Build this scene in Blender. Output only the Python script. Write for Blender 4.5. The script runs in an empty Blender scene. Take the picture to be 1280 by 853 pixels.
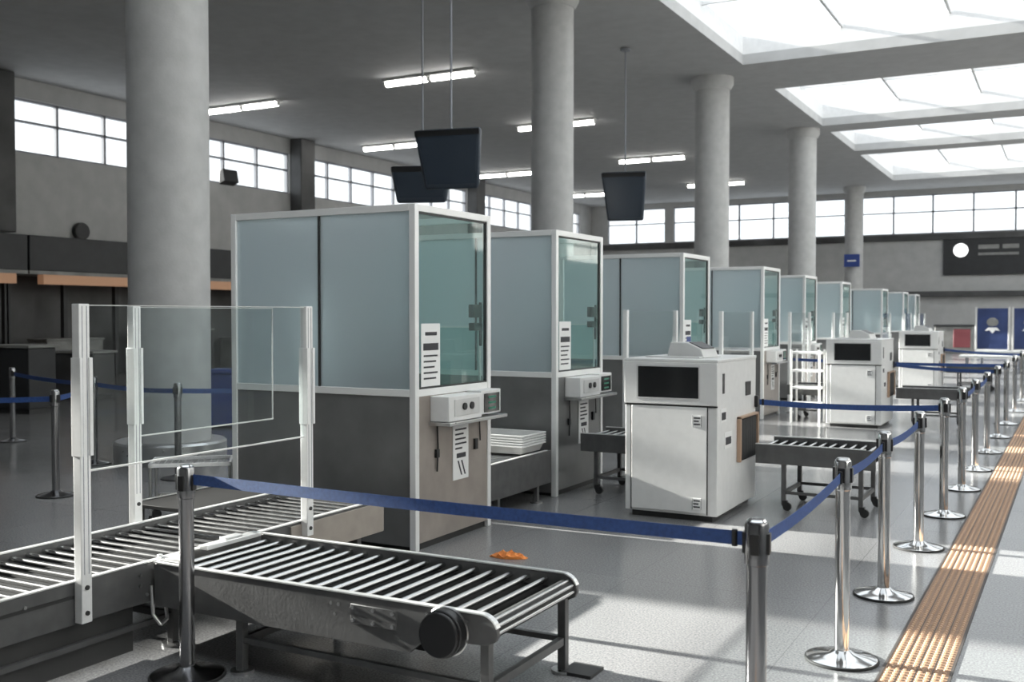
import bpy, bmesh, math, random
from mathutils import Vector, Matrix
random.seed(7)
PI = math.pi
SC = bpy.context.scene
COL = SC.collection

# ------------------------------------------------------------------ materials
def new_mat(name):
    m = bpy.data.materials.new(name); m.use_nodes = True
    nt = m.node_tree; nt.nodes.clear()
    out = nt.nodes.new('ShaderNodeOutputMaterial')
    return m, nt, out

def pbr(name, col, rough=.5, metal=0., spec=.5, noise=0., nscale=8., bump=0., bscale=60., rvar=0., emit=None, estr=0., coat=0.):
    m, nt, out = new_mat(name)
    b = nt.nodes.new('ShaderNodeBsdfPrincipled')
    b.inputs['Base Color'].default_value = (*col, 1)
    b.inputs['Roughness'].default_value = rough
    b.inputs['Metallic'].default_value = metal
    b.inputs['Specular IOR Level'].default_value = spec
    if coat: b.inputs['Coat Weight'].default_value = coat
    tc = nt.nodes.new('ShaderNodeTexCoord')
    if noise or rvar:
        n = nt.nodes.new('ShaderNodeTexNoise'); n.inputs['Scale'].default_value = nscale; n.inputs['Detail'].default_value = 6
        nt.links.new(tc.outputs['Object'], n.inputs['Vector'])
        if noise:
            r = nt.nodes.new('ShaderNodeValToRGB')
            r.color_ramp.elements[0].position = .3; r.color_ramp.elements[1].position = .7
            r.color_ramp.elements[0].color = (*[max(0, c * (1 - noise)) for c in col], 1)
            r.color_ramp.elements[1].color = (*[min(1, c * (1 + noise)) for c in col], 1)
            nt.links.new(n.outputs['Fac'], r.inputs['Fac']); nt.links.new(r.outputs['Color'], b.inputs['Base Color'])
        if rvar:
            mr = nt.nodes.new('ShaderNodeMapRange')
            mr.inputs['To Min'].default_value = max(.02, rough - rvar); mr.inputs['To Max'].default_value = rough + rvar
            nt.links.new(n.outputs['Fac'], mr.inputs['Value']); nt.links.new(mr.outputs['Result'], b.inputs['Roughness'])
    if bump:
        n2 = nt.nodes.new('ShaderNodeTexNoise'); n2.inputs['Scale'].default_value = bscale; n2.inputs['Detail'].default_value = 4
        nt.links.new(tc.outputs['Object'], n2.inputs['Vector'])
        bp = nt.nodes.new('ShaderNodeBump'); bp.inputs['Strength'].default_value = bump; bp.inputs['Distance'].default_value = .01
        nt.links.new(n2.outputs['Fac'], bp.inputs['Height']); nt.links.new(bp.outputs['Normal'], b.inputs['Normal'])
    if emit:
        b.inputs['Emission Color'].default_value = (*emit, 1); b.inputs['Emission Strength'].default_value = estr
    nt.links.new(b.outputs['BSDF'], out.inputs['Surface'])
    return m

def glass(name, tint, gloss=1.0, diff=0., dcol=(.8, .85, .85)):
    """thin sheet glass: tinted see-through plus a fresnel reflection"""
    m, nt, out = new_mat(name)
    t = nt.nodes.new('ShaderNodeBsdfTransparent'); t.inputs['Color'].default_value = (*tint, 1)
    g = nt.nodes.new('ShaderNodeBsdfGlossy'); g.inputs['Roughness'].default_value = .02; g.inputs['Color'].default_value = (.95, .97, .97, 1)
    f = nt.nodes.new('ShaderNodeFresnel'); f.inputs['IOR'].default_value = 1.45
    mu = nt.nodes.new('ShaderNodeMath'); mu.operation = 'MULTIPLY'; mu.inputs[1].default_value = gloss
    ge = nt.nodes.new('ShaderNodeNewGeometry'); inv = nt.nodes.new('ShaderNodeMath'); inv.operation = 'SUBTRACT'; inv.inputs[0].default_value = gloss
    sc_ = nt.nodes.new('ShaderNodeMath'); sc_.operation = 'MULTIPLY'; sc_.inputs[1].default_value = gloss
    nt.links.new(ge.outputs['Backfacing'], sc_.inputs[0]); nt.links.new(sc_.outputs[0], inv.inputs[1])
    nt.links.new(f.outputs['Fac'], mu.inputs[0]); nt.links.new(inv.outputs[0], mu.inputs[1])
    mx = nt.nodes.new('ShaderNodeMixShader')
    nt.links.new(mu.outputs[0], mx.inputs['Fac'])
    base = t
    if diff:
        d = nt.nodes.new('ShaderNodeBsdfDiffuse'); d.inputs['Color'].default_value = (*dcol, 1)
        m2 = nt.nodes.new('ShaderNodeMixShader'); m2.inputs['Fac'].default_value = diff
        nt.links.new(t.outputs[0], m2.inputs[1]); nt.links.new(d.outputs[0], m2.inputs[2]); base = m2
    nt.links.new(base.outputs[0], mx.inputs[1]); nt.links.new(g.outputs[0], mx.inputs[2])
    nt.links.new(mx.outputs[0], out.inputs['Surface'])
    return m

def frosted(name, trans, dcol):
    """sand-blasted pane: light passing through is scattered, a little is reflected back diffusely"""
    m, nt, out = new_mat(name)
    tl = nt.nodes.new('ShaderNodeBsdfTranslucent'); tl.inputs['Color'].default_value = (*trans, 1)
    df = nt.nodes.new('ShaderNodeBsdfDiffuse'); df.inputs['Color'].default_value = (*dcol, 1)
    m1 = nt.nodes.new('ShaderNodeMixShader'); m1.inputs['Fac'].default_value = .45
    nt.links.new(tl.outputs[0], m1.inputs[1]); nt.links.new(df.outputs[0], m1.inputs[2])
    rf = nt.nodes.new('ShaderNodeBsdfRefraction'); rf.inputs['IOR'].default_value = 1.25; rf.inputs['Roughness'].default_value = .55
    rf.inputs['Color'].default_value = (.84, .91, .92, 1)
    m0 = nt.nodes.new('ShaderNodeMixShader'); m0.inputs['Fac'].default_value = .45
    nt.links.new(m1.outputs[0], m0.inputs[1]); nt.links.new(rf.outputs[0], m0.inputs[2])
    gl = nt.nodes.new('ShaderNodeBsdfGlossy'); gl.inputs['Roughness'].default_value = .22
    f = nt.nodes.new('ShaderNodeFresnel'); f.inputs['IOR'].default_value = 1.4
    m2 = nt.nodes.new('ShaderNodeMixShader')
    ge = nt.nodes.new('ShaderNodeNewGeometry'); inv = nt.nodes.new('ShaderNodeMath'); inv.operation = 'SUBTRACT'; inv.inputs[0].default_value = 1.
    mu = nt.nodes.new('ShaderNodeMath'); mu.operation = 'MULTIPLY'
    nt.links.new(ge.outputs['Backfacing'], inv.inputs[1]); nt.links.new(f.outputs[0], mu.inputs[0]); nt.links.new(inv.outputs[0], mu.inputs[1])
    nt.links.new(mu.outputs[0], m2.inputs['Fac']); nt.links.new(m0.outputs[0], m2.inputs[1]); nt.links.new(gl.outputs[0], m2.inputs[2])
    nt.links.new(m2.outputs[0], out.inputs['Surface'])
    return m

def floor_mat():
    m, nt, out = new_mat('polished_floor')
    b = nt.nodes.new('ShaderNodeBsdfPrincipled')
    tc = nt.nodes.new('ShaderNodeTexCoord')
    n = nt.nodes.new('ShaderNodeTexNoise'); n.inputs['Scale'].default_value = 90; n.inputs['Detail'].default_value = 5
    n2 = nt.nodes.new('ShaderNodeTexNoise'); n2.inputs['Scale'].default_value = .5; n2.inputs['Detail'].default_value = 5
    nt.links.new(tc.outputs['Object'], n.inputs['Vector']); nt.links.new(tc.outputs['Object'], n2.inputs['Vector'])
    r = nt.nodes.new('ShaderNodeValToRGB')
    r.color_ramp.elements[0].position = .35; r.color_ramp.elements[0].color = (.17, .17, .175, 1)
    r.color_ramp.elements[1].position = .65; r.color_ramp.elements[1].color = (.30, .30, .30, 1)
    nt.links.new(n.outputs['Fac'], r.inputs['Fac'])
    br = nt.nodes.new('ShaderNodeTexBrick'); br.offset = 0.; br.inputs['Scale'].default_value = 1.
    br.inputs['Brick Width'].default_value = 1.2; br.inputs['Row Height'].default_value = 1.2; br.inputs['Mortar Size'].default_value = .003
    br.inputs['Color1'].default_value = (1, 1, 1, 1); br.inputs['Color2'].default_value = (.93, .93, .93, 1); br.inputs['Mortar'].default_value = (.72, .72, .72, 1)
    nt.links.new(tc.outputs['Object'], br.inputs['Vector'])
    mx = nt.nodes.new('ShaderNodeMixRGB'); mx.blend_type = 'MULTIPLY'; mx.inputs['Fac'].default_value = 1
    nt.links.new(r.outputs['Color'], mx.inputs['Color1']); nt.links.new(br.outputs['Color'], mx.inputs['Color2'])
    nt.links.new(mx.outputs['Color'], b.inputs['Base Color'])
    mr = nt.nodes.new('ShaderNodeMapRange'); mr.inputs['To Min'].default_value = .13; mr.inputs['To Max'].default_value = .28
    nt.links.new(n2.outputs['Fac'], mr.inputs['Value']); nt.links.new(mr.outputs['Result'], b.inputs['Roughness'])
    b.inputs['Specular IOR Level'].default_value = .6
    nt.links.new(b.outputs['BSDF'], out.inputs['Surface'])
    return m

M = dict(
    floor=floor_mat(),
    ceiling=pbr('grey_ceiling', (.48, .48, .48), .8, noise=.06, nscale=3, bump=.1),
    wall=pbr('grey_wall', (.43, .43, .425), .7, noise=.08, nscale=2, bump=.08),
    beam=pbr('skylight_upstand', (.80, .80, .80), .6, noise=.04),
    column=pbr('column_concrete', (.46, .46, .455), .55, noise=.08, nscale=5, bump=.15, bscale=40),
    steel=pbr('brushed_steel', (.55, .55, .55), .3, 1., rvar=.08, nscale=20),
    chrome=pbr('chrome', (.72, .72, .72), .12, 1., rvar=.04, nscale=30),
    darkchrome=pbr('dark_chrome', (.30, .30, .31), .22, 1., rvar=.05, nscale=30),
    alu=pbr('aluminium', (.86, .86, .85), .40, .2, rvar=.06, nscale=40),
    post=pbr('white_aluminium_post', (.84, .84, .83), .4, .15, noise=.03, nscale=30),
    boothpanel=pbr('booth_metal_panel', (.21, .21, .21), .38, .45, noise=.14, nscale=3, rvar=.08),
    boothwarm=pbr('booth_warm_panel', (.34, .30, .27), .4, .25, noise=.12, nscale=5, rvar=.08),
    dark=pbr('dark_trim', (.03, .03, .03), .5),
    black=pbr('black_plastic', (.015, .015, .016), .35),
    rubber=pbr('black_rubber', (.02, .02, .02), .7),
    convside=pbr('conveyor_side_paint', (.115, .115, .115), .5, .3, noise=.18, nscale=9, bump=.05),
    convbright=pbr('conveyor_edge_trim', (.85, .85, .84), .3, .6),
    roller=pbr('roller_steel', (.60, .60, .60), .22, 1., rvar=.05, nscale=30),
    rollerdark=pbr('roller_bed', (.012, .012, .012), .7, spec=.08),
    beige=pbr('warm_beige_panel', (.36, .32, .28), .5, .1, noise=.1),
    tunnel=pbr('tunnel_frame_tan', (.44, .30, .21), .5),
    white=pbr('white_enamel', (.72, .72, .71), .42, noise=.03, nscale=14, bump=.03),
    whitegrey=pbr('light_grey_plastic', (.58, .58, .57), .45, noise=.03),
    hangdisp=pbr('hanging_display', (.040, .054, .075), .25),
    screen=pbr('dark_screen', (.012, .013, .014), .12),
    monitor=pbr('blue_black_screen', (.045, .058, .078), .3),
    paper=pbr('white_paper', (.82, .82, .81), .7),
    ink=pbr('printed_ink', (.04, .04, .045), .7),
    belt=pbr('blue_webbing', (.028, .075, .25), .6, noise=.2, nscale=60, bump=.25, bscale=400),
    blue=pbr('blue_plastic', (.03, .06, .24), .45),
    bluepanel=pbr('blue_panel', (.028, .048, .14), .35, noise=.3, nscale=1.5),
    orange=pbr('orange_cloth', (.75, .25, .06), .8, noise=.25, nscale=30),
    tactile=pbr('tactile_orange', (.28, .17, .105), .6, noise=.18, nscale=40),
    stud=pbr('tactile_stud', (.52, .33, .21), .5),
    tactiledark=pbr('tactile_edge', (.06, .05, .045), .6),
    fascia=pbr('black_fascia', (.022, .023, .025), .5, noise=.2, nscale=3),
    shop=pbr('dark_shop_front', (.055, .055, .055), .5, noise=.4, nscale=1.2),
    shopgrey=pbr('grey_cabinet', (.24, .24, .23), .5, noise=.2, nscale=3),
    red=pbr('dull_red', (.20, .05, .06), .5),
    frame=pbr('window_frame_grey', (.27, .28, .31), .5),
    glasswin=glass('window_glass', (.93, .95, .96), .6),
    glassbooth=glass('booth_green_glass', (.80, .92, .90), 1.0, .05, (.62, .78, .75)),
    glassguard=glass('guard_acrylic', (.93, .95, .95), .8, .006),
    frost=frosted('frosted_glass', (.78, .83, .86), (.55, .59, .62)),
    tube=pbr('fluorescent_tube', (.9, .9, .9), .5, emit=(1, .98, .94), estr=9.),
    warmstrip=pbr('warm_light_strip', (.42, .25, .15), .5, emit=(1., .52, .30), estr=.09),
    whiteglow=pbr('white_glow_symbol', (.9, .9, .9), .5, emit=(1, 1, 1), estr=.9),  # sign symbol given its own white emission
    green=pbr('green_led', (.03, .17, .11), .5, emit=(.10, .45, .30), estr=.03),
)

# ------------------------------------------------------------------ mesh builder
class MB:
    def __init__(s): s.v = []; s.f = []; s.cut = []
    def add(s, vs, fs):
        o = len(s.v); s.cut.append((o, len(s.f))); s.v += [tuple(v) for v in vs]; s.f += [tuple(i + o for i in f) for f in fs]; return s
    def box(s, x0, x1, y0, y1, z0, z1):
        return s.add([(x0,y0,z0),(x1,y0,z0),(x1,y1,z0),(x0,y1,z0),(x0,y0,z1),(x1,y0,z1),(x1,y1,z1),(x0,y1,z1)],
                     [(0,3,2,1),(4,5,6,7),(0,1,5,4),(1,2,6,5),(2,3,7,6),(3,0,4,7)])
    def prism(s, pts, axis, a, b):
        """extrude a 2-D outline; axis 'y': pts are (x,z); 'x': (y,z); 'z': (x,y)"""
        def P(p, t): return {'y': (p[0], t, p[1]), 'x': (t, p[0], p[1]), 'z': (p[0], p[1], t)}[axis]
        n = len(pts); vs = [P(p, a) for p in pts] + [P(p, b) for p in pts]
        fs = [tuple(range(n - 1, -1, -1)), tuple(range(n, 2 * n))] + [(i, (i + 1) % n, n + (i + 1) % n, n + i) for i in range(n)]
        return s.add(vs, fs)
    def cyl(s, p0, p1, r, n=20, r1=None):
        p0 = Vector(p0); p1 = Vector(p1); d = (p1 - p0).normalized(); r1 = r if r1 is None else r1
        u = d.orthogonal().normalized(); w = d.cross(u)
        vs = []
        for p, rr in ((p0, r), (p1, r1)):
            for i in range(n):
                a = 2 * PI * i / n; vs.append(p + (u * math.cos(a) + w * math.sin(a)) * rr)
        fs = [tuple(range(n - 1, -1, -1)), tuple(range(n, 2 * n))] + [(i, (i + 1) % n, n + (i + 1) % n, n + i) for i in range(n)]
        return s.add(vs, fs)
    def lathe(s, prof, cx=0, cy=0, n=40):
        vs = []; k = len(prof)
        for r, z in prof:
            for i in range(n):
                a = 2 * PI * i / n; vs.append((cx + r * math.cos(a), cy + r * math.sin(a), z))
        fs = []
        for j in range(k - 1):
            for i in range(n):
                fs.append((j*n+i, j*n+(i+1)%n, (j+1)*n+(i+1)%n, (j+1)*n+i))
        fs.append(tuple(range(n - 1, -1, -1))); fs.append(tuple((k-1)*n+i for i in range(n)))
        return s.add(vs, fs)
    def tube(s, pts, r, n=10):
        for a, b in zip(pts, pts[1:]): s.cyl(a, b, r, n)
        return s
    def xform(s, mat):
        s.v = [tuple(mat @ Vector(v)) for v in s.v]; return s
    def each(s, name, mat, parent=None, bevel=0.):
        """every added piece becomes an object of its own"""
        out = []; ends = s.cut[1:] + [(len(s.v), len(s.f))]
        for (v0, f0), (v1, f1) in zip(s.cut, ends):
            m = MB(); m.v = s.v[v0:v1]; m.f = [tuple(i - v0 for i in f) for f in s.f[f0:f1]]
            out.append(m.build(name, mat, parent, bevel))
        return out
    def build(s, name, mat, parent=None, bevel=0., loc=None, rotz=0., seg=2):
        me = bpy.data.meshes.new(name); me.from_pydata(s.v, [], s.f)
        bm = bmesh.new(); bm.from_mesh(me); bmesh.ops.recalc_face_normals(bm, faces=bm.faces); bm.to_mesh(me); bm.free()
        for p in me.polygons: p.use_smooth = True
        me.set_sharp_from_angle(angle=math.radians(35))
        me.materials.append(M[mat])
        o = bpy.data.objects.new(name, me); COL.objects.link(o)
        if parent is not None: o.parent = parent
        if loc is not None: o.location = loc
        if rotz: o.rotation_euler = (0, 0, rotz)
        if bevel:
            b = o.modifiers.new('bevel', 'BEVEL'); b.width = bevel; b.segments = seg; b.limit_method = 'ANGLE'; b.angle_limit = math.radians(40)
        return o

def tag(o, label=None, cat=None, group=None, kind=None):
    if label: o['label'] = label
    if cat: o['category'] = cat
    if group: o['group'] = group
    if kind: o['kind'] = kind
    return o
def empty(name, loc, rz=0., label=None, cat=None, group=None, kind=None):
    o = bpy.data.objects.new(name, None); COL.objects.link(o)
    o.location = loc; o.rotation_euler = (0, 0, rz); o.empty_display_size = .2
    return tag(o, label, cat, group, kind)
def copy_tree(o, parent=None):
    c = o.copy(); COL.objects.link(c)
    if parent is not None: c.parent = parent
    for ch in list(o.children): copy_tree(ch, c)
    return c
def place(o, loc, rz=0., label=None, group=None):
    o.location = loc; o.rotation_euler = (0, 0, rz)
    if label: o['label'] = label
    if group: o['group'] = group
    return o
def structure(o, label=None):
    o['kind'] = 'structure'
    if label: o['label'] = label
    return o

# ------------------------------------------------------------------ the hall
XL, XR, Y0, Y1, ZC = -24., 9., -9., 54., 7.8
structure(MB().box(XL - .3, XR + .3, Y0 - .3, Y1 + .3, -.2, 0).build('floor', 'floor'), 'polished grey stone floor of the hall')

# ceiling with skylight openings
SKX0, SKX1 = -7.1, 7.0
SKY = [(-.5, 6.), (9., 15.6), (18.6, 25.1), (28.2, 34.4), (35.7, 40.2), (41.3, 49.8)]  # the nearest openings are out of view, added to let in daylight
cb = MB()
cb.box(XL - .3, SKX0, Y0 - .3, Y1 + .3, ZC, ZC + .25).box(SKX1, XR + .3, Y0 - .3, Y1 + .3, ZC, ZC + .25)
ys = [Y0 - .3] + [y for p in SKY for y in p] + [Y1 + .3]
for a, b in zip(ys[0::2], ys[1::2]): cb.box(SKX0, SKX1, a, b, ZC, ZC + .25)
structure(cb.build('ceiling', 'ceiling'), 'grey ceiling with rectangular skylight openings')
for i, (a, b) in enumerate(SKY):
    f = MB()
    f.box(SKX0 - .1, SKX0, a - .1, b + .1, ZC + .25, ZC + .7).box(SKX1, SKX1 + .1, a - .1, b + .1, ZC + .25, ZC + .7)
    f.box(SKX0, SKX1, a - .1, a, ZC + .25, ZC + .7).box(SKX0, SKX1, b, b + .1, ZC + .25, ZC + .7)
    w = structure(f.build('window_%d' % (i + 1), 'beam'), 'skylight in the ceiling over the screening lanes')
    g = MB()
    for k in range(1, 6):
        x = SKX0 + (SKX1 - SKX0) * k / 6; g.box(x - .03, x + .03, a, b, ZC + .6, ZC + .68)
    ym = (a + b) / 2; g.box(SKX0, SKX1, ym - .03, ym + .03, ZC + .6, ZC + .68)
    g.build('glazing_bar', 'beam', w)
    MB().box(SKX0, SKX1, a, b, ZC + .69, ZC + .70).build('skylight_pane', 'glasswin', w)

# left wall: solid, a strip of clerestory bays, solid
WZ0, WZ1 = 5.88, 7.30
BAYS = [(-6.6, 4.7), (6.0, 7.1), (10.3, 11.4), (12.6, 13.3), (14.6, 15.3), (17.2, 28.1), (28.9, 40.2), (41.0, 52.5)]  # near bays are out of view, sized and spaced to shape the sun bands
lw = MB().box(XL - .3, XL, Y0 - .3, Y1 + .3, 0, WZ0).box(XL - .3, XL, Y0 - .3, Y1 + .3, WZ1, ZC)
ys = [Y0 - .3] + [y for p in BAYS for y in p] + [Y1 + .3]
for a, b in zip(ys[0::2], ys[1::2]): lw.box(XL - .3, XL, a, b, WZ0, WZ1)
structure(lw.build('wall_left', 'wall'), 'grey left wall below and above the clerestory windows')
wn = len(SKY)
for a, b in BAYS:
    wn += 1
    f = MB(); n = max(1, round((b - a) / 1.5))
    f.box(XL - .2, XL - .08, a, b, WZ0, WZ0 + .06).box(XL - .2, XL - .08, a, b, WZ1 - .06, WZ1)
    f.box(XL - .2, XL - .08, a, b, WZ0 + .80, WZ0 + .86)
    for k in range(n + 1):
        y = a + (b - a) * k / n; f.box(XL - .2, XL - .08, y - .04, y + .04, WZ0, WZ1)
    w = structure(f.build('window_%d' % wn, 'frame'), 'clerestory window bay high in the left wall')
    MB().box(XL - .15, XL - .14, a, b, WZ0, WZ1).build('pane', 'glasswin', w)
# dark piers between the bays
pn = 0
for y in (16.7, 28.5, 40.6):
    pn += 1
    structure(MB().box(XL, XL + .5, y - .38, y + .38, 3.75, ZC).build('trim_%d' % pn, 'shop', bevel=.03), 'dark pier on the left wall between window bays')

# back wall
BZ0, BZ1 = 5.62, 7.55
bb = [(-23.0, -19.6), (-19.1, -10.0), (-9.5, -.4), (.1, 8.2)]
bw = MB().box(XL, XR, Y1, Y1 + .3, 0, BZ0).box(XL, XR, Y1, Y1 + .3, BZ1, ZC)
xs = [XL] + [x for p in bb for x in p] + [XR]
for a, b in zip(xs[0::2], xs[1::2]): bw.box(a, b, Y1, Y1 + .3, BZ0, BZ1)
structure(bw.build('wall_back', 'wall'), 'grey far wall of the hall under a strip of windows')
for a, b in bb:
    wn += 1
    f = MB(); n = max(2, round((b - a) / 1.7))
    f.box(a, b, Y1 + .08, Y1 + .2, BZ0, BZ0 + .06).box(a, b, Y1 + .08, Y1 + .2, BZ1 - .06, BZ1).box(a, b, Y1 + .08, Y1 + .2, BZ0 + 1.05, BZ0 + 1.11)
    for k in range(n + 1):
        x = a + (b - a) * k / n; f.box(x - .04, x + .04, Y1 + .08, Y1 + .2, BZ0, BZ1)
    w = structure(f.build('window_%d' % wn, 'frame'), 'clerestory window bay high in the far wall')
    MB().box(a, b, Y1 + .14, Y1 + .15, BZ0, BZ1).build('pane', 'glasswin', w)
structure(MB().box(XR, XR + .3, Y0 - .3, Y1 + .3, 0, ZC).build('wall_right', 'wall'))
structure(MB().box(XL, XR, Y0 - .3, Y0, 0, ZC).build('wall_front', 'wall'))
pn += 1
structure(MB().box(XL + .6, XR, Y1 - .35, Y1, 2.55, 2.80).build('trim_%d' % pn, 'shop', bevel=.02), 'dark ledge running along the far wall')
pn += 1
structure(MB().box(XL + .6, XR, Y1 - .18, Y1, 5.30, 5.60).build('trim_%d' % pn, 'shop', bevel=.02), 'dark sill under the far windows')

# round columns
COLS = [(-8.98, 8.45, .445, 'nearest thick round column, left, with a steel plinth'),
        (-8.73, 17.8, .405, 'round column rising behind the second frosted booth'),
        (-8.22, 26.2, .445, 'round column under the first skylight corner behind the third booth'),
        (-7.82, 34.8, .445, 'round column beyond the fourth booth, under the second skylight'),
        (-9.1, 51.5, .42, 'farthest round column near the back wall')]
for i, (x, y, r, lab) in enumerate(COLS):
    c = MB().lathe([(r, 0), (r, ZC - .32), (r + .02, ZC - .32), (r + .10, ZC - .18), (r + .10, ZC)], n=64).build('column', 'column', loc=(x, y, 0))
    tag(c, lab, 'column', kind='structure')
    MB().lathe([(r + .16, 0), (r + .17, .02), (r + .17, .21), (r + .15, .235), (r, .235)], n=64).build('column_plinth', 'steel', c)

# tactile paving strip (slightly skewed like the barrier row)
sx = lambda y: -.73 + .0093 * (y - 5.3)
tw = .275
tp = MB()
def slab(y0, y1, z0, z1, a, b):
    tp.add([(sx(y0)+a,y0,z0),(sx(y0)+b,y0,z0),(sx(y1)+b,y1,z0),(sx(y1)+a,y1,z0),(sx(y0)+a,y0,z1),(sx(y0)+b,y0,z1),(sx(y1)+b,y1,z1),(sx(y1)+a,y1,z1)],
           [(0,3,2,1),(4,5,6,7),(0,1,5,4),(1,2,6,5),(2,3,7,6),(3,0,4,7)])
slab(2., 50., .0005, .004, 0, tw)
strip = tag(tp.build('tactile_strip', 'tactile'), 'orange tactile guide strip running along the floor on the right', 'tactile strip')
tp = MB()
y = 2.6
while y < 20:
    for k in range(8):
        cx = sx(y) + .020 + k * (tw - .04) / 7; r = .0105
        vs = [(cx + rr * math.cos(a * PI / 3), y + rr * 1.25 * math.sin(a * PI / 3), z) for rr, z in ((r, .004), (r * .7, .0095)) for a in range(6)]
        tp.add(vs, [(6,7,8,9,10,11)] + [(a, (a+1) % 6, 6 + (a+1) % 6, 6 + a) for a in range(6)])
    y += .038
studs = tp.build('studs', 'stud', strip)
tp = MB(); slab(2., 50., .0005, .006, -.012, 0); slab(2., 50., .0005, .006, tw, tw + .012); tp.build('edge_strip', 'tactiledark', strip)
tp = MB()
for k in (.068, .136, .204): slab(2., 50., .0005, .0048, k - .002, k + .002)
tp.build('groove_line', 'tactiledark', strip)

# ------------------------------------------------------------------ ceiling lights
def make_light():
    t = empty('ceiling_light', (0, 0, 0), 0, 'x', 'ceiling light', 'twin-tube ceiling lights')
    MB().box(-1.38, 1.38, -.14, .14, -.07, 0).build('housing', 'whitegrey', t, .01)
    for s in (-1, 1):
        MB().cyl((s * .70 - .62, 0, -.12), (s * .70 + .62, 0, -.12), .075, 14).build('tube', 'tube', t)
        e = MB()
        for q in (-.64, .64): e.box(s * .70 + q - .02, s * .70 + q + .02, -.05, .05, -.17, -.05)
        e.each('lamp_holder', 'whitegrey', t)
    return t
lights = [(-14.42, 22.27, 'twin-tube ceiling light above the nearest frosted booth'),
          (-21.23, 22.8, 'twin-tube ceiling light just right of the nearest thick column'),
          (-21.3, 30.6, 'twin-tube ceiling light left of the largest hanging screen'),
          (-21.3, 39.0, 'twin-tube ceiling light between the hanging screen and the second column'),
          (-14.42, 29.65, 'ceiling light crossing behind the second column'),
          (-14.3, 37.9, 'twin-tube ceiling light above the smaller hanging screen'),
          (-21.5, 47.6, 'far ceiling light low beside the second column, over the back corner'),
          (-14.4, 46.5, 'far ceiling light crossing behind the third column')]
L0 = make_light()
for i, (x, y, lab) in enumerate(lights):
    place(L0 if i == 0 else copy_tree(L0), (x, y, ZC), 0, lab)

# ------------------------------------------------------------------ hanging screens
def hanging_screen(loc, w, h, d, tilt, yaw, lab, drop):
    t = empty('hanging_screen', loc, yaw, lab, 'screen', None)
    R = Matrix.Rotation(tilt, 4, 'X')
    wb = w * .80
    body = MB().add([(-w/2,-d/2,h/2),(w/2,-d/2,h/2),(wb/2,-d/2,-h/2),(-wb/2,-d/2,-h/2),(-w/2*.9,d/2,h/2*.92),(w/2*.9,d/2,h/2*.92),(wb/2*.9,d/2,-h/2*.9),(-wb/2*.9,d/2,-h/2*.9)],
                    [(0,1,2,3),(7,6,5,4),(0,4,5,1),(1,5,6,2),(2,6,7,3),(3,7,4,0)])
    body.xform(R).build('casing', 'monitor', t, .05, seg=3)
    MB().add([(-w/2+.08,-d/2-.004,h/2-.1),(w/2-.08,-d/2-.004,h/2-.1),(wb/2-.06,-d/2-.004,-h/2+.1),(-wb/2+.06,-d/2-.004,-h/2+.1),
              (-w/2+.08,-d/2+.01,h/2-.1),(w/2-.08,-d/2+.01,h/2-.1),(wb/2-.06,-d/2+.01,-h/2+.1),(-wb/2+.06,-d/2+.01,-h/2+.1)],
             [(0,1,2,3),(7,6,5,4),(0,4,5,1),(1,5,6,2),(2,6,7,3),(3,7,4,0)]).xform(R).build('display', 'hangdisp', t)
    MB().box(-w * .47, w * .47, -d/2 - .012, -d/2 + .02, h/2 - .11, h/2 - .02).xform(R).build('top_bezel', 'black', t)
    MB().cyl((0, 0, h * .3), (0, 0, drop), .018, 14).cyl((0, 0, drop - .03), (0, 0, drop), .12, 20).build('ceiling_rod', 'frame', t)
    return t
hanging_screen((-8.78, 14.2, 4.17), 1.16, .98, .22, math.radians(14), math.radians(12), 'large dark blue screen hanging above the nearest frosted booth', ZC - 4.17)
hanging_screen((-10.05, 15.3, 3.95), 1.12, .66, .30, math.radians(4), math.radians(20), 'small dark screen hanging low behind the nearest booth, below the large one', ZC - 3.85)
hanging_screen((-9.02, 22.2, 4.40), 1.06, 1.16, .26, math.radians(18), math.radians(14), 'rounded dark screen hanging between the second and third columns', ZC - 4.45)

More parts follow.
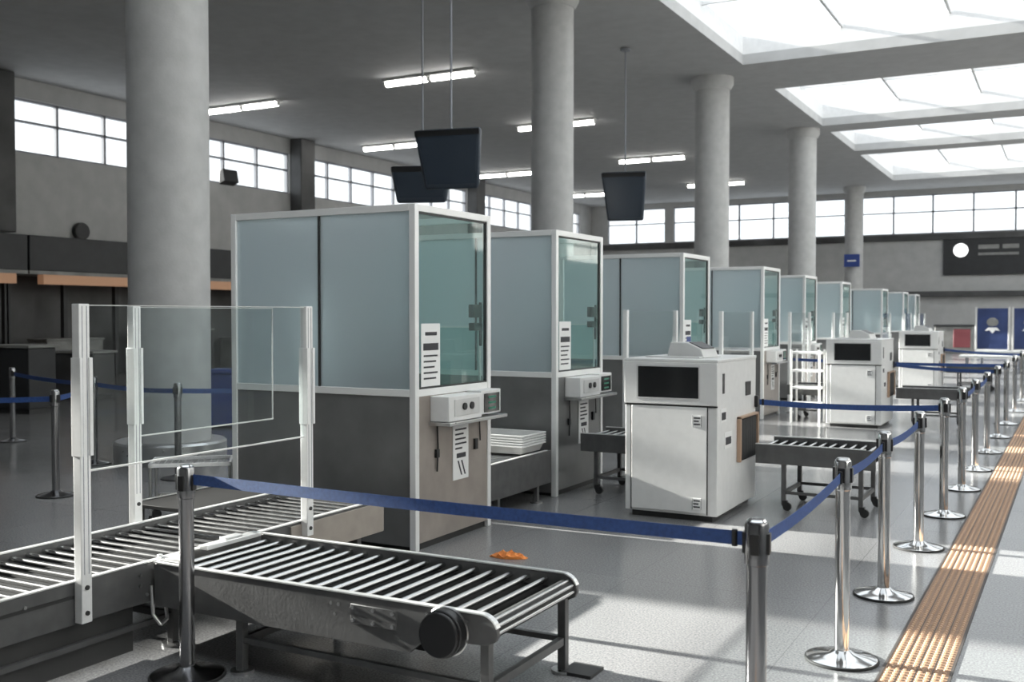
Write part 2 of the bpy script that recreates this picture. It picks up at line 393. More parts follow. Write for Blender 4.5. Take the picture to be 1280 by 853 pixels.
# ------------------------------------------------------------------ security booths
BW, BD, BH, BS = 1.69, 1.06, 2.42, 1.13   # width, depth, height, sill height.  local origin: front right corner on the floor, body towards -x and +y
def make_booth():
    t = empty('screening_booth', (0, 0, 0), 0, 'x', 'booth', 'frosted glass screening booths')
    p = .05
    # base cabinet
    MB().box(-BW + .02, -.03, .012, .032, .03, BS - .05).build('front_panel', 'boothpanel', t, .002)
    MB().box(-BW + .005, -BW + .025, .03, BD - .03, .03, BS - .05).build('end_panel', 'boothpanel', t, .002)
    MB().box(-.025, -.008, .055, BD - .05, .05, BS - .05).build('service_panel', 'boothwarm', t, .002)
    MB().box(-BW + .03, -.03, .05, BD - .03, .0, .05).build('kickboard', 'dark', t)
    MB().box(-BW + .06, -.06, .06, .55, BS - .40, BS - .37).build('desk', 'whitegrey', t, .004)
    fr = MB()
    for x in (-BW, -p):
        for y in (0, BD - p):
            fr.box(x, x + p, y, y + p, 0, BH)
    fr.each('corner_post', 'alu', t, .004)
    fr = MB()
    for z0 in (BS - .05, BH - .05):
        fr.box(-BW + p, -p, .0, .045, z0, z0 + .05)
        fr.box(-p + .003, -.003, p, BD - p, z0, z0 + .05)
        fr.box(-BW + .003, -BW + p - .003, p, BD - p, z0, z0 + .05)
    fr.box(-BW + p, -p, BD - .045, BD, BH - .05, BH)
    fr.each('frame_rail', 'alu', t, .003)
    MB().box(-BW/2 - .008, -BW/2 + .008, .006, .040, BS, BH - .05).build('mullion', 'dark', t)
    for a, b in ((-BW + p, -BW/2 - .008), (-BW/2 + .008, -p)):
        MB().box(a, b, .018, .026, BS, BH - .05).build('frosted_pane', 'frost', t)
    MB().box(-BW + .02, -BW + .028, p, BD - p, BS, BH - .05).build('end_pane', 'frost', t)
    MB().box(-.028, -.020, p, BD - p, BS, BH - .05).build('clear_pane', 'glassbooth', t)
    # black gasket round the clear pane
    g = MB()
    g.box(-.034, -.012, p, p + .014, BS, BH - .05).box(-.034, -.012, BD - p - .014, BD - p, BS, BH - .05)
    g.box(-.034, -.012, p, BD - p, BH - .064, BH - .05).box(-.034, -.012, p, BD - p, BS, BS + .012)
    g.build('gasket', 'dark', t)
    # control box on the outside of the service panel
    cb = MB().box(-.008, .15, .20, .66, BS - .235, BS - .055).build('control_box', 'white', t, .006)
    MB().box(.150, .154, .27, .62, BS - .20, BS - .08).build('button_plate', 'whitegrey', cb, .002)
    bt = MB()
    for y in (.40, .50): bt.cyl((.154, y, BS - .135), (.166, y, BS - .135), .026, 18)
    bt.each('button', 'black', cb)
    c2 = MB().box(-.008, .12, .70, 1.0, BS - .225, BS - .045).build('display_box', 'white', t, .006)
    MB().box(.12, .126, .74, .97, BS - .21, BS - .07).build('display', 'screen', c2)
    sg = MB()
    for k in range(3): sg.box(.126, .128, .80, .91, BS - .19 + k * .042, BS - .175 + k * .042)
    sg.build('led_digits', 'green', c2)
    MB().box(-.008, .17, .18, 1.02, BS - .262, BS - .238).build('shelf', 'steel', t, .003)
    # papers
    n1 = MB().box(-.008, -.003, .50, .72, BS - .70, BS - .29).build('notice', 'paper', t)
    k1 = MB()
    for k in range(5): k1.box(-.0035, -.002, .53, .53 + (.16, .12, .15, .16, .10)[k], BS - .335 - k * .035, BS - .322 - k * .035)
    k1.box(-.0035, -.002, .55, .68, BS - .54, BS - .505)
    for q in (0, .05):
        k1.add([(-.002, .56 + q, BS - .56), (-.002, .58 + q, BS - .56), (-.002, .63 + q, BS - .67), (-.002, .61 + q, BS - .67)], [(0, 1, 2, 3)])
    k1.build('printed_lines', 'ink', n1)
    n2 = MB().box(-.020, -.016, .10, .345, BS + .015, BS + .46).build('notice', 'paper', t)
    k2 = MB().box(-.0165, -.0145, .125, .32, BS + .27, BS + .32)
    k2.box(-.0165, -.0145, .15, .30, BS + .375, BS + .40)
    for k in range(5): k2.box(-.0165, -.0145, .13, .31 - .02 * (k % 3), BS + .225 - k * .04, BS + .237 - k * .04)
    k2.build('printed_lines', 'ink', n2)
    cbk = MB().tube([(.0, .28, BS - .26), (.004, .285, BS - .42), (.002, .275, BS - .60)], .006, 8)
    cbk.box(-.006, .012, .255, .295, BS - .50, BS - .44)
    cbk.build('key_cord', 'black', t)
    cbk = MB().tube([(.0, .88, BS - .26), (.004, .885, BS - .44)], .005, 8).box(-.006, .012, .80, .84, BS - .50, BS - .42)
    cbk.build('lock', 'black', t)
    it = MB().box(-.075, -.030, .84, .98, BS + .50, BS + .60).box(-.085, -.030, .86, .98, BS + .40, BS + .46).box(-.05, -.035, .955, .985, BS + .28, BS + .62)
    it.build('intercom', 'black', t, .006)
    hd = MB().box(-.56, -.06, BD - .03, BD - .015, BS + .42, BS + .435).box(-.095, -.08, BD - .03, BD - .015, BS - .05, BS + .42).box(-.56, -.545, BD - .03, BD - .015, BS - .05, BS + .42)
    hd.build('half_door_frame', 'alu', t)
    MB().box(-.545, -.095, BD - .025, BD - .020, BS - .05, BS + .42).build('half_door_pane', 'glassbooth', t)
    return t
BOOTHS = [(-3.96, 5.93), (-4.06, 8.36), (-4.18, 12.2), (-4.23, 16.2), (-4.46, 20.15), (-4.56, 24.4), (-4.77, 31.6), (-4.80, 36.3), (-4.96, 40.7)]
ORD = ['first', 'second', 'third', 'fourth', 'fifth', 'sixth', 'seventh', 'eighth', 'ninth']
BL = ['nearest and largest frosted glass booth with two frosted front panes, behind the roller conveyor',
      'second frosted booth from the camera, directly behind the nearest one',
      'third frosted booth from the camera, rising behind the nearest white scanner',
      'fourth frosted booth in the row, seen over the right side of the nearest scanner',
      'fifth frosted booth in the row, just left of the second scanner',
      'sixth frosted booth in the row, rising behind the second scanner',
      'seventh frosted booth in the row, between the second and third scanners',
      'eighth frosted booth in the row, just before the last one',
      'ninth and farthest frosted booth at the far end of the row']
B0 = make_booth()
for i, (x, y) in enumerate(BOOTHS):
    place(B0 if i == 0 else copy_tree(B0), (x, y, 0), 0, BL[i])

# the second booth's service panel is plain dark grey
for o in [o for o in COL.objects if o.name.startswith('service_panel') and o.parent and tuple(o.parent.location)[1] == 8.359999656677246]:
    o.material_slots[0].link = 'OBJECT'; o.material_slots[0].material = M['boothpanel']; o['label'] = 'dark grey service panel'
for o in [o for o in COL.objects if o.name.startswith('notice') and o.parent and abs(o.parent.location.y - 12.2) < .01 and o.children and max(v.co.z for v in o.data.vertices) > 1.3]:
    tag(MB().box(-.0150, -.0125, .17, .33, BS + .02, BS + .25).build('leaflet', 'blue', o), 'blue leaflet on the notice')
# officer's monitors standing on the booth desks
def make_monitor():
    t = empty('desk_monitor', (0, 0, 0), 0, 'x', 'monitor', 'monitors inside the booths')
    MB().box(-.02, .02, -.27, .27, .16, .50).build('casing', 'black', t, .01)
    MB().box(.02, .024, -.25, .25, .185, .475).build('display', 'screen', t)
    MB().box(-.015, .015, -.03, .03, .012, .20).box(-.09, .09, -.12, .12, 0, .015).build('stand', 'black', t, .004)
    return t
m0 = make_monitor()
for i, (x, y) in enumerate(BOOTHS[:4]):
    place(m0 if i == 0 else copy_tree(m0), (x - .40 - .05 * i, y + .33, BS - .37), .35,
          'black monitor on the desk inside the %s booth, behind its glass' % ('nearest', 'second', 'third', 'fourth')[i])

# ------------------------------------------------------------------ roller conveyors
def make_conveyor(L, W, Z, name, label, group=None, depth=.13, pitch=.094, rr=.0135, legs=(.12, .5, .88), rounded=True, legr=.02, caster=False, start_gap=.05, end_box=None):
    """local x along the run, y across 0..W, top at Z"""
    t = empty(name, (0, 0, 0), 0, label, 'conveyor', group)
    def side(y0, y1):
        r = .075
        pts = [(0, Z), (L - r, Z)] + ([(L - r + r * math.sin(a * PI / 16), Z - r + r * math.cos(a * PI / 16)) for a in range(1, 9)] if rounded else [(L, Z)])
        pts += ([(L - .012, Z - .10), (L - .05, Z - .118), (L - .34, Z - .135), (L - .42, Z - depth)] if rounded else [(L, Z - depth)]) + [(0, Z - depth)]
        return MB().prism(pts, 'y', y0, y1)
    for y0, y1 in ((0, .022), (W - .022, W)):
        s = side(y0, y1).build('side_rail', 'convside', t, .002)
        r = .078
        e = MB()
        path = [(0, Z + .003), (L - r, Z + .003)] + ([(L - r + r * math.sin(a * PI / 16), Z + .003 - r + r * math.cos(a * PI / 16)) for a in range(1, 7)] if rounded else [])
        yo0, yo1 = y0 - .004, y1 + .004
        for (xa, za), (xb, zb) in zip(path, path[1:]):
            dx, dz = xb - xa, zb - za; l = math.hypot(dx, dz); nx, nz = -dz / l * .006, dx / l * .006
            e.add([(xa, yo0, za), (xb, yo0, zb), (xb, yo1, zb), (xa, yo1, za), (xa + nx, yo0, za + nz), (xb + nx, yo0, zb + nz), (xb + nx, yo1, zb + nz), (xa + nx, yo1, za + nz)],
                  [(0,3,2,1),(4,5,6,7),(0,1,5,4),(1,2,6,5),(2,3,7,6),(3,0,4,7)])
        e.build('edge_trim', 'convbright', s)
    MB().box(.01, L - (.36 if rounded else .07), .022, W - .022, Z - depth + .012, Z - .062).build('bed_plate', 'rollerdark', t)
    n = int((L - start_gap - .07) / pitch)
    for k in range(n + 1):
        x = start_gap + k * pitch
        MB().cyl((x, .022, Z - .030), (x, W - .022, Z - .030), rr, 20).build('roller', 'roller', t)  # kept thin and bright, drawing the highlight line of a darker roller
    if rounded:
        MB().cyl((L - .055, .022, Z - .062), (L - .055, W - .022, Z - .062), .042, 24).build('end_roller', 'rubber', t)
        MB().box(L - .36, L - .06, .022, W - .022, Z - .10, Z - .062).build('nose_plate', 'rollerdark', t)
        for a in (20, 62, 104):
            ax, az = L - .055 + .040 * math.sin(math.radians(a)), Z - .062 + .040 * math.cos(math.radians(a))
            MB().cyl((ax, .022, az), (ax, W - .022, az), .008, 14).build('roller', 'roller', t)  # thin bright rods stand in for highlight lines round the nose
    for q in legs:
        x = L * q
        for y in (.03, W - .03):
            lg = MB().box(x - legr, x + legr, y - legr, y + legr, .05 if caster else .012, (Z - .10 if rounded and x > L - .4 else Z - depth + .005)).build('leg', 'convside', t, .003)
            if caster:
                MB().cyl((x + .03, y - .014, .035), (x + .03, y + .014, .035), .035, 20).box(x - .01, x + .03, y - .02, y + .02, .04, .085).build('caster', 'rubber', lg)
            else:
                MB().cyl((x, y, 0), (x, y, .014), .055, 20).build('foot', 'steel', lg)
        MB().box(x - legr * .7, x + legr * .7, .05, W - .05, .13, .165).build('stretcher', 'convside', t)
    if len(legs) > 1:
        for y in (.03, W - .03):
            MB().box(L * legs[0], L * legs[-1], y - .012, y + .012, .14, .165).build('stretcher', 'convside', t)
    return t

CZ = .45
# long conveyor along the lane (local x -> world y, local y 0..W -> world -x)
c1 = make_conveyor(4.6, .80, CZ, 'roller_conveyor', 'long steel roller conveyor running from the lower left towards the nearest booth', depth=.19, rounded=False, legs=(.12, .62, .95))
MB().box(.3, 2.62, .05, .07, .03, CZ - .17).build('skirt_panel', 'shop', c1, .002)  # recessed dark panel, also standing in for the deep shade underneath
c1.location = (-3.9, .85, 0); c1.rotation_euler = (0, 0, PI / 2)
MB().box(3.7, 4.6, -.012, .002, CZ - .20, CZ - .012).build('cover_panel', 'beige', c1, .002)
MB().box(4.60, 4.62, .0, .80, CZ - .20, CZ - .002).build('end_plate', 'beige', c1, .002)
def bolts(mb, pts, y, r=.008):
    for x, z in pts: mb.cyl((x, y, z), (x, y - .006, z), r, 10)
    return mb
bolts(MB(), [(2.0, CZ - .05), (2.3, CZ - .05), (2.62, CZ - .05), (2.62, CZ - .10), (2.66, CZ - .15)], 0).each('bolt', 'steel', c1)
MB().box(1.85, 2.25, -.004, 0, CZ - .07, CZ - .055).build('slot_plate', 'dark', c1)
# hook under the corner of the two conveyors
hk = MB().tube([(2.68, -.01, CZ - .11), (2.68, -.02, CZ - .25), (2.70, -.05, CZ - .30), (2.74, -.05, CZ - .28), (2.75, -.03, CZ - .22)], .009, 10)
hk.build('latch_hook', 'steel', c1)

# short conveyor square to it
c2 = make_conveyor(1.90, .77, CZ, 'roller_conveyor', 'short dark roller conveyor in the foreground with rounded end and motor', depth=.205, legs=(.28, .965))
c2.location = (-3.87, 3.53, 0)
mt = MB().cyl((1.665, 0, CZ - .085), (1.665, -.055, CZ - .085), .098, 40).cyl((1.665, -.055, CZ - .085), (1.665, -.075, CZ - .085), .092, 40).build('motor', 'black', c2, .006)
cr = MB()
for a in range(40):
    t0, t1 = a * PI / 20, (a + 1) * PI / 20
    cr.cyl((1.665 + .099 * math.cos(t0), -.004, CZ - .085 + .099 * math.sin(t0)), (1.665 + .099 * math.cos(t1), -.004, CZ - .085 + .099 * math.sin(t1)), .005, 6)
cr.build('motor_collar', 'steel', mt)
MB().box(1.18, 1.42, -.006, 0, CZ - .12, CZ - .035).build('access_plate', 'convside', c2, .004)
bolts(MB(), [(1.195, CZ - .05), (1.40, CZ - .05), (1.30, CZ - .05), (1.195, CZ - .105), (1.40, CZ - .105), (1.30, CZ - .105), (1.08, CZ - .045), (1.12, CZ - .045), (1.10, CZ - .09), (1.57, CZ - .03), (1.76, CZ - .03), (1.76, CZ - .11)], -.006).each('bolt', 'steel', c2)
MB().box(.0, .16, .02, .10, CZ + .012, CZ + .028).cyl((.01, .03, CZ + .03), (.01, .03, CZ + .04), .012).cyl((.14, .08, CZ + .03), (.14, .08, CZ + .04), .012).build('latch_bar', 'convbright', c2, .003)
MB().box(-.01, .05, .30, .70, CZ + .006, CZ + .030).box(-.005, .045, .44, .56, CZ + .03, CZ + .045).build('joint_bar', 'convbright', c2, .004)
MB().box(-.01, .05, .03, .20, CZ + .006, CZ + .026).build('joint_bar', 'convbright', c2, .004)
MB().box(1.84, 1.99, .70, .85, 0, .015).build('foot_plate', 'dark', c2)

# sneeze guards on the conveyor
def guard(x, y_near, y_far, both, lab, z0=.27, z1=1.70, g0=.95, glen=None):
    t = empty('glass_guard', (x, y_near, 0), 0, lab, 'glass screen')
    def post(y, zb):
        p = MB().box(-.024, .024, y - .028, y + .028, zb, z1).build('post', 'post', t, .003)
        MB().box(-.028, .034, y - .033, y - .018, 1.02, 1.46).box(-.028, .034, y + .018, y + .036, 1.02, 1.46).build('clamp_channel', 'post', p, .002)
        b = MB()
        for z in (zb + .045, zb + .16): b.cyl((.024, y, z), (.030, y, z), .011, 14)
        b.each('bolt', 'dark', p)
        sl = MB()
        for q in (-.012, .012): sl.box(.0235, .0250, y + q - .0018, y + q + .0018, zb + .22, z1 - .01)
        sl.build('groove', 'frame', p)
    post(0, z0)
    L = y_far - y_near
    if both: post(L, z0 + .10)
    pn = MB().box(-.004, .004, .02, L - .02 if both else L, g0, z1 - .005).build('glass_pane', 'glassguard', t)
    ed = MB().box(-.005, .005, .02, L - .02 if both else L, g0 - .006, g0 + .002).box(-.005, .005, .02, L - .02 if both else L, z1 - .008, z1 - .004)
    if not both: ed.box(-.005, .005, L - .004, L, g0, z1 - .005)
    ed.build('pane_edge', 'whitegrey', pn)
    return t
guard(-3.872, 3.125, 4.67, True, 'clear guard pane between two white posts along the long conveyor\'s near side')
guard(-4.728, 4.18, 5.35, False, 'white post with a clear pane on the far side of the long conveyor', z0=.40)

# guards of the lanes beyond: posts seen over the scanners
def lane_guard(x, y, lab, n=2):
    t = empty('glass_guard', (x, y, 0), 0, lab, 'glass screen', 'glass guards of the farther lanes')
    for yy in (0, 1.5)[:n]:
        p = MB().box(-.024, .024, yy - .028, yy + .028, 0, 1.70).build('post', 'post', t, .003)
        MB().box(-.06, .06, yy - .06, yy + .06, 0, .02).build('foot_plate', 'steel', p)
    MB().box(-.004, .004, .03, 1.47 if n == 2 else .6, .95, 1.69).build('glass_pane', 'glassguard', t)
    return t
lane_guard(-3.95, 9.75, 'single white guard post just left of the nearest scanner')
g0 = lane_guard(0, 0, 'x')
GL = [(-4.05, 13.35, 'pair of white guard posts seen over the right of the nearest scanner'),
      (-4.15, 17.6, 'white guard posts in front of the fifth booth'),
      (-4.25, 21.8, 'white guard posts in front of the sixth booth, above the second scanner'),
      (-4.40, 29.0, 'white guard posts in front of the seventh booth'),
      (-4.45, 33.8, 'white guard posts in front of the eighth booth'),
      (-4.55, 38.2, 'white guard posts in front of the farthest booth')]
for i, (x, y, lab) in enumerate(GL): place(g0 if i == 0 else copy_tree(g0), (x, y, 0), 0, lab)

# side table left of the long conveyor
t = empty('side_table', (-5.27, 4.62, 0), 0, 'low dark metal side table joined to the left edge of the long conveyor', 'table')
MB().box(0, .52, 0, .75, .42, .445).build('table_top', 'rollerdark', t, .003)
e = MB().box(-.004, .53, .748, .756, .435, .452).box(-.006, .002, 0, .756, .435, .452); e.build('edge_trim', 'convbright', t)
MB().box(0, .52, .728, .745, .22, .42).build('apron', 'convside', t, .003)
for x, y in ((.04, .04), (.48, .04), (.04, .70), (.48, .70)):
    MB().box(x - .02, x + .02, y - .02, y + .02, 0, .42).build('leg', 'convside', t, .003)
MB().box(.05, .47, .03, .05, .15, .18).build('stretcher', 'convside', t)

# tray trolley behind it
t = empty('tray_trolley', (-6.22, 5.62, 0), math.radians(41), 'low wire tray trolley with a pale rim beside the nearest booth', 'trolley')
MB().box(0, .62, 0, .02, .47, .50).box(0, .62, .40, .42, .47, .50).box(0, .02, 0, .42, .47, .50).box(.60, .62, 0, .42, .47, .50).build('rim', 'post', t, .003)
w = MB()
for k in range(1, 12): w.cyl((.05 * k, .01, .475), (.05 * k, .41, .475), .004, 8)
for k in range(1, 6): w.cyl((.01, .07 * k, .468), (.61, .07 * k, .468), .004, 8)
w.build('wire_shelf', 'steel', t)
w = MB()
for k in range(1, 12): w.cyl((.05 * k, .01, .195), (.05 * k, .41, .195), .004, 8)
w.box(0, .62, 0, .015, .18, .205).box(0, .62, .405, .42, .18, .205)
w.build('lower_shelf', 'steel', t)
for x, y in ((.015, .015), (.605, .015), (.015, .405), (.605, .405)):
    l = MB().cyl((x, y, .08), (x, y, .47), .011, 12).build('leg', 'steel', t)
    MB().cyl((x, y - .012, .04), (x, y + .012, .04), .04, 20).box(x - .012, x + .012, y - .016, y + .016, .05, .10).build('caster', 'rubber', l)

# conveyor between the first and second booths, with trays stacked on it
c3 = make_conveyor(1.18, .70, .44, 'roller_conveyor', 'short roller conveyor in the gap between the nearest and second booths', depth=.29, rounded=False, legs=(.2, .8))
c3.location = (-4.06, 7.08, 0); c3.rotation_euler = (0, 0, PI / 2)
def make_tray():
    t = empty('screening_tray', (0, 0, 0), 0, 'x', 'tray')
    a, b, h = .30, .21, .075
    m = MB()
    m.add([(-a*.9,-b*.88,0),(a*.9,-b*.88,0),(a*.9,b*.88,0),(-a*.9,b*.88,0),(-a,-b,h),(a,-b,h),(a,b,h),(-a,b,h),
           (-a*.95,-b*.93,h),(a*.95,-b*.93,h),(a*.95,b*.93,h),(-a*.95,b*.93,h),(-a*.86,-b*.84,.008),(a*.86,-b*.84,.008),(a*.86,b*.84,.008),(-a*.86,b*.84,.008)],
          [(0,3,2,1),(0,1,5,4),(1,2,6,5),(2,3,7,6),(3,0,4,7),(4,5,9,8),(5,6,10,9),(6,7,11,10),(7,4,8,11),(8,9,13,12),(9,10,14,13),(10,11,15,14),(11,8,12,15),(12,13,14,15)])
    m.build('tray_body', 'whitegrey', t, .003)
    r = MB(); q = .012
    r.box(-a-q, a+q, -b-q, -b+.004, h-.012, h+.003).box(-a-q, a+q, b-.004, b+q, h-.012, h+.003).box(-a-q, -a+.004, -b, b, h-.012, h+.003).box(a-.004, a+q, -b, b, h-.012, h+.003)
    r.build('rim', 'post', t, .002)
    return t
tr0 = make_tray()
for i in range(5):
    place(tr0 if i == 0 else copy_tree(tr0), (-4.42, 8.03, .442 + i * .022), .0,
          ['bottom tray of the stack on the conveyor between the first two booths', 'second tray from the bottom of the stack between the first two booths',
           'middle tray of the stack between the first two booths', 'second tray from the top of the stack between the first two booths',
           'top tray of the stack on the conveyor between the first two booths'][i], 'trays stacked between the first two booths')

# ------------------------------------------------------------------ x-ray scanners
def make_scanner():
    """origin: front right floor corner; body to -x and +y"""
    t = empty('baggage_scanner', (0, 0, 0), 0, 'x', 'scanner', 'white baggage scanners')
    W, D, H = .78, 1.14, 1.29
    MB().box(-W, 0, .012, D, .05, H - .012).build('cabinet', 'white', t, .008)
    MB().box(-W - .004, .004, .0, D + .004, H - .02, H + .006).build('top_panel', 'white', t, .005)
    h = MB().box(-W - .002, .002, -.006, .02, .93, H - .02).build('screen_housing', 'white', t, .006)
    MB().box(-W + .118, -.150, -.010, .0, .985, H - .055).build('viewing_window', 'screen', h, .004)
    e = MB().box(-W + .105, -.137, -.009, -.004, .972, .985).box(-W + .105, -.137, -.009, -.004, H - .055, H - .042).box(-W + .105, -W + .118, -.009, -.004, .985, H - .055).box(-.150, -.137, -.009, -.004, .985, H - .055)
    e.build('window_trim', 'whitegrey', h)
    d = MB().box(-W + .06, -.085, .0, .02, .07, .915).build('front_door', 'white', t, .004)
    s = MB().box(-W + .052, -W + .060, .004, .014, .06, .92).box(-.085, -.077, .004, .014, .06, .92).box(-W, 0, .004, .014, .916, .928)
    s.build('shadow_gap', 'dark', t)
    for z in (.79, .13):
        wl = MB().box(-.20, -.125, -.004, .001, z - .03, z + .06).build('warning_label', 'paper', d)
    for z in (.79, .13):
        st = MB()
        for k in range(3): st.box(-.19, -.135 - .012 * (k % 2), -.0055, -.003, z - .015 + k * .025, z - .003 + k * .025)
        st.box(-.20, -.197, -.0055, -.003, z - .03, z + .06).box(-.128, -.125, -.0055, -.003, z - .03, z + .06)
        st.build('label_print', 'ink', d)
    MB().box(-W + .05, -.05, .05, D - .05, .0, .05).build('plinth', 'dark', t)
    # vents and plates on the lane side
    v = MB().box(0, .004, .14, .19, 1.02, 1.18).build('vent', 'dark', t)
    MB().box(0, .006, .80, .96, .96, 1.08).build('control_plate', 'black', t, .004)
    lb = MB().box(0, .004, .09, .24, .79, .90).build('warning_label', 'paper', t)
    MB().box(.003, .006, .11, .22, .81, .87).build('label_print', 'ink', lb)
    lb = MB().box(0, .004, .19, .40, .57, .70).build('warning_label', 'paper', t)
    MB().box(.003, .006, .22, .37, .60, .66).build('label_print', 'ink', lb)
    # tunnel hood with rubber curtain
    hd = MB().box(0, .035, .55, .58, .42, .80).box(0, .035, 1.10, 1.13, .42, .80).box(0, .035, .55, 1.13, .78, .80).build('tunnel_frame', 'tunnel', t, .004)
    cu = MB()
    for q in range(8): cu.box(.015, .022, .605 + q * .0595, .605 + q * .0595 + .055, .44, .77)
    cu.box(0, .012, .58, 1.10, .42, .78)
    cu.build('curtain', 'rubber', hd)
    MB().box(0, .03, 1.09, 1.13, .84, .94).build('belt_clip', 'black', t, .004)
    return t
S0 = make_scanner()
SCN = [(-2.42, 7.88, 'largest and nearest white baggage scanner cabinet, right of the second booth'),
       (-2.36, 15.6, 'middle white baggage scanner, crossed by a blue belt near its foot'),
       (-2.42, 23.5, 'farthest white baggage scanner, crossed by two thin blue belts')]
for i, (x, y, lab) in enumerate(SCN):
    place(S0 if i == 0 else copy_tree(S0), (x, y, 0), 0, lab)

def make_keypad():
    t = empty('control_console', (0, 0, 0), 0, 'x', 'console')
    MB().prism([(-.17, 0), (.17, 0), (.14, .075), (.02, .125), (-.14, .125)], 'y', -.14, .14).build('casing', 'whitegrey', t, .008)
    MB().prism([(.142, .076), (.145, .080), (.025, .130), (.022, .126)], 'y', -.11, .11).build('key_panel', 'black', t)
    MB().box(-.34, .16, -.2, .2, -.0, .012).build('base_tray', 'white', t, .003)
    return t
k0 = make_keypad()
for i, (x, y, lab) in enumerate(SCN):
    place(k0 if i == 0 else copy_tree(k0), (x - .34, y + .42, 1.297), -.15,
          'pale sloped control console on top of the %s white scanner' % ('nearest', 'middle', 'farthest')[i], 'consoles on the scanners')

# roller conveyors at the scanners, both sides
r0 = make_conveyor(.98, .62, .55, 'roller_conveyor', 'x', 'roller tables at the scanners', depth=.16, pitch=.085, rounded=False, legs=(.24, .88), legr=.018, caster=True)
for i, (x, y, lab) in enumerate(SCN):
    place(r0 if i == 0 else copy_tree(r0), (x + .09, y + .80, 0), -.012,
          'castored roller table at the %s scanner\'s curtained outlet' % ('nearest', 'middle', 'farthest')[i])
r1 = make_conveyor(.74, .62, .55, 'roller_conveyor', 'x', 'roller tables at the scanners', depth=.16, pitch=.085, rounded=False, legs=(.2, .82), legr=.018, caster=True)
for i, (x, y, lab) in enumerate(SCN):
    place(r1 if i == 0 else copy_tree(r1), (x - .80 - .745, y + .80, 0), .0, 'roller table feeding the %s scanner from the booths, left of it' % ('nearest', 'middle', 'farthest')[i])
# tray racks behind the second booth and left of the middle scanner
def make_rack():
    t = empty('tray_rack', (0, 0, 0), 0, 'x', 'rack', 'racks for trays')
    for x in (0, .42):
        for y in (0, .36):
            MB().box(x - .014, x + .014, y - .014, y + .014, 0, 1.12).build('upright', 'post', t, .002)
    for z in (.28, .52, .78, 1.06):
        MB().box(-.01, .43, -.01, .37, z, z + .03).build('shelf', 'post', t, .002)
    return t
k0 = make_rack()
place(k0, (-3.62, 9.9, 0), 0, 'white shelf rack in the gap between the second booth and the nearest scanner')
place(copy_tree(k0), (-3.72, 15.9, 0), 0, 'white shelf rack standing left of the middle scanner')
for i, (dx, dy, z, lab) in enumerate([(.21, .18, .55, 'lower grey box on the rack beside the second booth'), (.21, .18, .81, 'upper grey box on the rack beside the second booth')]):
    bx = empty('equipment_box', (-3.62 + dx, 9.9 + dy, z), 0, lab, 'box', 'boxes on the rack')
    MB().box(-.17, .17, -.14, .14, 0, .15).build('case', 'convside', bx, .01)
    MB().box(-.10, .10, -.146, -.139, .04, .11).build('face_plate', 'whitegrey', bx)

# ------------------------------------------------------------------ barrier stanchions and belts
def make_stanchion(mat='chrome', h=.96):
    t = empty('barrier_stanchion', (0, 0, 0), 0, 'x', 'stanchion')
    b = MB().lathe([(.165, 0), (.168, .006), (.163, .014), (.12, .026), (.06, .036), (.04, .05), (.036, .052)], n=56).build('base', mat, t)
    MB().lathe([(.170, 0), (.172, .004), (.170, .012), (.164, .013)], n=56).build('base_ring', 'rubber', b)
    MB().lathe([(.034, .03), (.034, h - .13)], n=32).build('pole', mat, t)
    hd = MB().lathe([(.035, h - .145), (.040, h - .14), (.040, h - .008), (.036, h), (.030, h)], n=32).build('belt_cassette', mat, t)
    MB().lathe([(.030, h - .001), (.033, h + .004), (.028, h + .010), (.0, h + .011)], n=32).build('cap', 'steel' if mat == 'chrome' else 'chrome', hd)
    c = MB()
    for a in range(4):
        m = Matrix.Rotation(a * PI / 2, 4, 'Z')
        c.v, tmp = [], c.v; f0 = c.f; c.f = []
        c.box(.034, .046, -.016, .016, h - .105, h - .035).xform(m)
        nv = c.v; nf = c.f; c.v = tmp; c.f = f0; c.add(nv, nf)
    c.build('belt_slot', 'black', hd, .002)
    return t
def belt(p0, p1, lab, group=None, sag=.02, w=.048):
    """blue belt between two points; z is its middle"""
    a = Vector(p0); b = Vector(p1); n = 14; d = (b - a); side = Vector((-d.y, d.x, 0)).normalized() * .0012
    vs = []; fs = []
    for i in range(n + 1):
        f = i / n; p = a + d * f; p.z -= sag * 4 * f * (1 - f)
        for s in (-1, 1):
            for q in (-1, 1): vs.append(p + side * s + Vector((0, 0, q * w / 2)))
    for i in range(n):
        o = i * 4
        for u, v in ((0, 1), (1, 3), (3, 2), (2, 0)): fs.append((o + u, o + v, o + 4 + v, o + 4 + u))
    fs += [(0, 1, 3, 2), (n*4, n*4+2, n*4+3, n*4+1)]
    t = empty('barrier_belt', tuple(a), 0, lab, 'belt', group)
    m = MB().add([v - a for v in vs], fs); m.build('webbing', 'belt', t)
    un = d.normalized(); e = MB(); q = b - a
    e.cyl(q - un * .03 - Vector((0, 0, .028)), q - un * .03 + Vector((0, 0, .028)), .010, 12)
    e.build('end_clip', 'black', t)
    return t
GS = 'chrome stanchions of the right-hand row'
sA = place(make_stanchion('darkchrome'), (-3.52, 3.40, 0), .2, 'dark stanchion in front of the corner where the two foreground conveyors meet', 'dark foreground stanchions')
sB = place(copy_tree(sA), (-.905, 3.395, 0), .1, 'dark stanchion nearest the camera at the lower right, holding two belts')
st0 = make_stanchion('chrome')
ROW = [(-.934, 5.05), (-.936, 6.33), (-.914, 7.76), (-.877, 9.10), (-.866, 10.56), (-.841, 11.95), (-.83, 13.54), (-.81, 15.3), (-.79, 17.2), (-.77, 19.5), (-.75, 22.0)]
ROW = [(min(x, sx(y) - .187), y) for x, y in ROW]
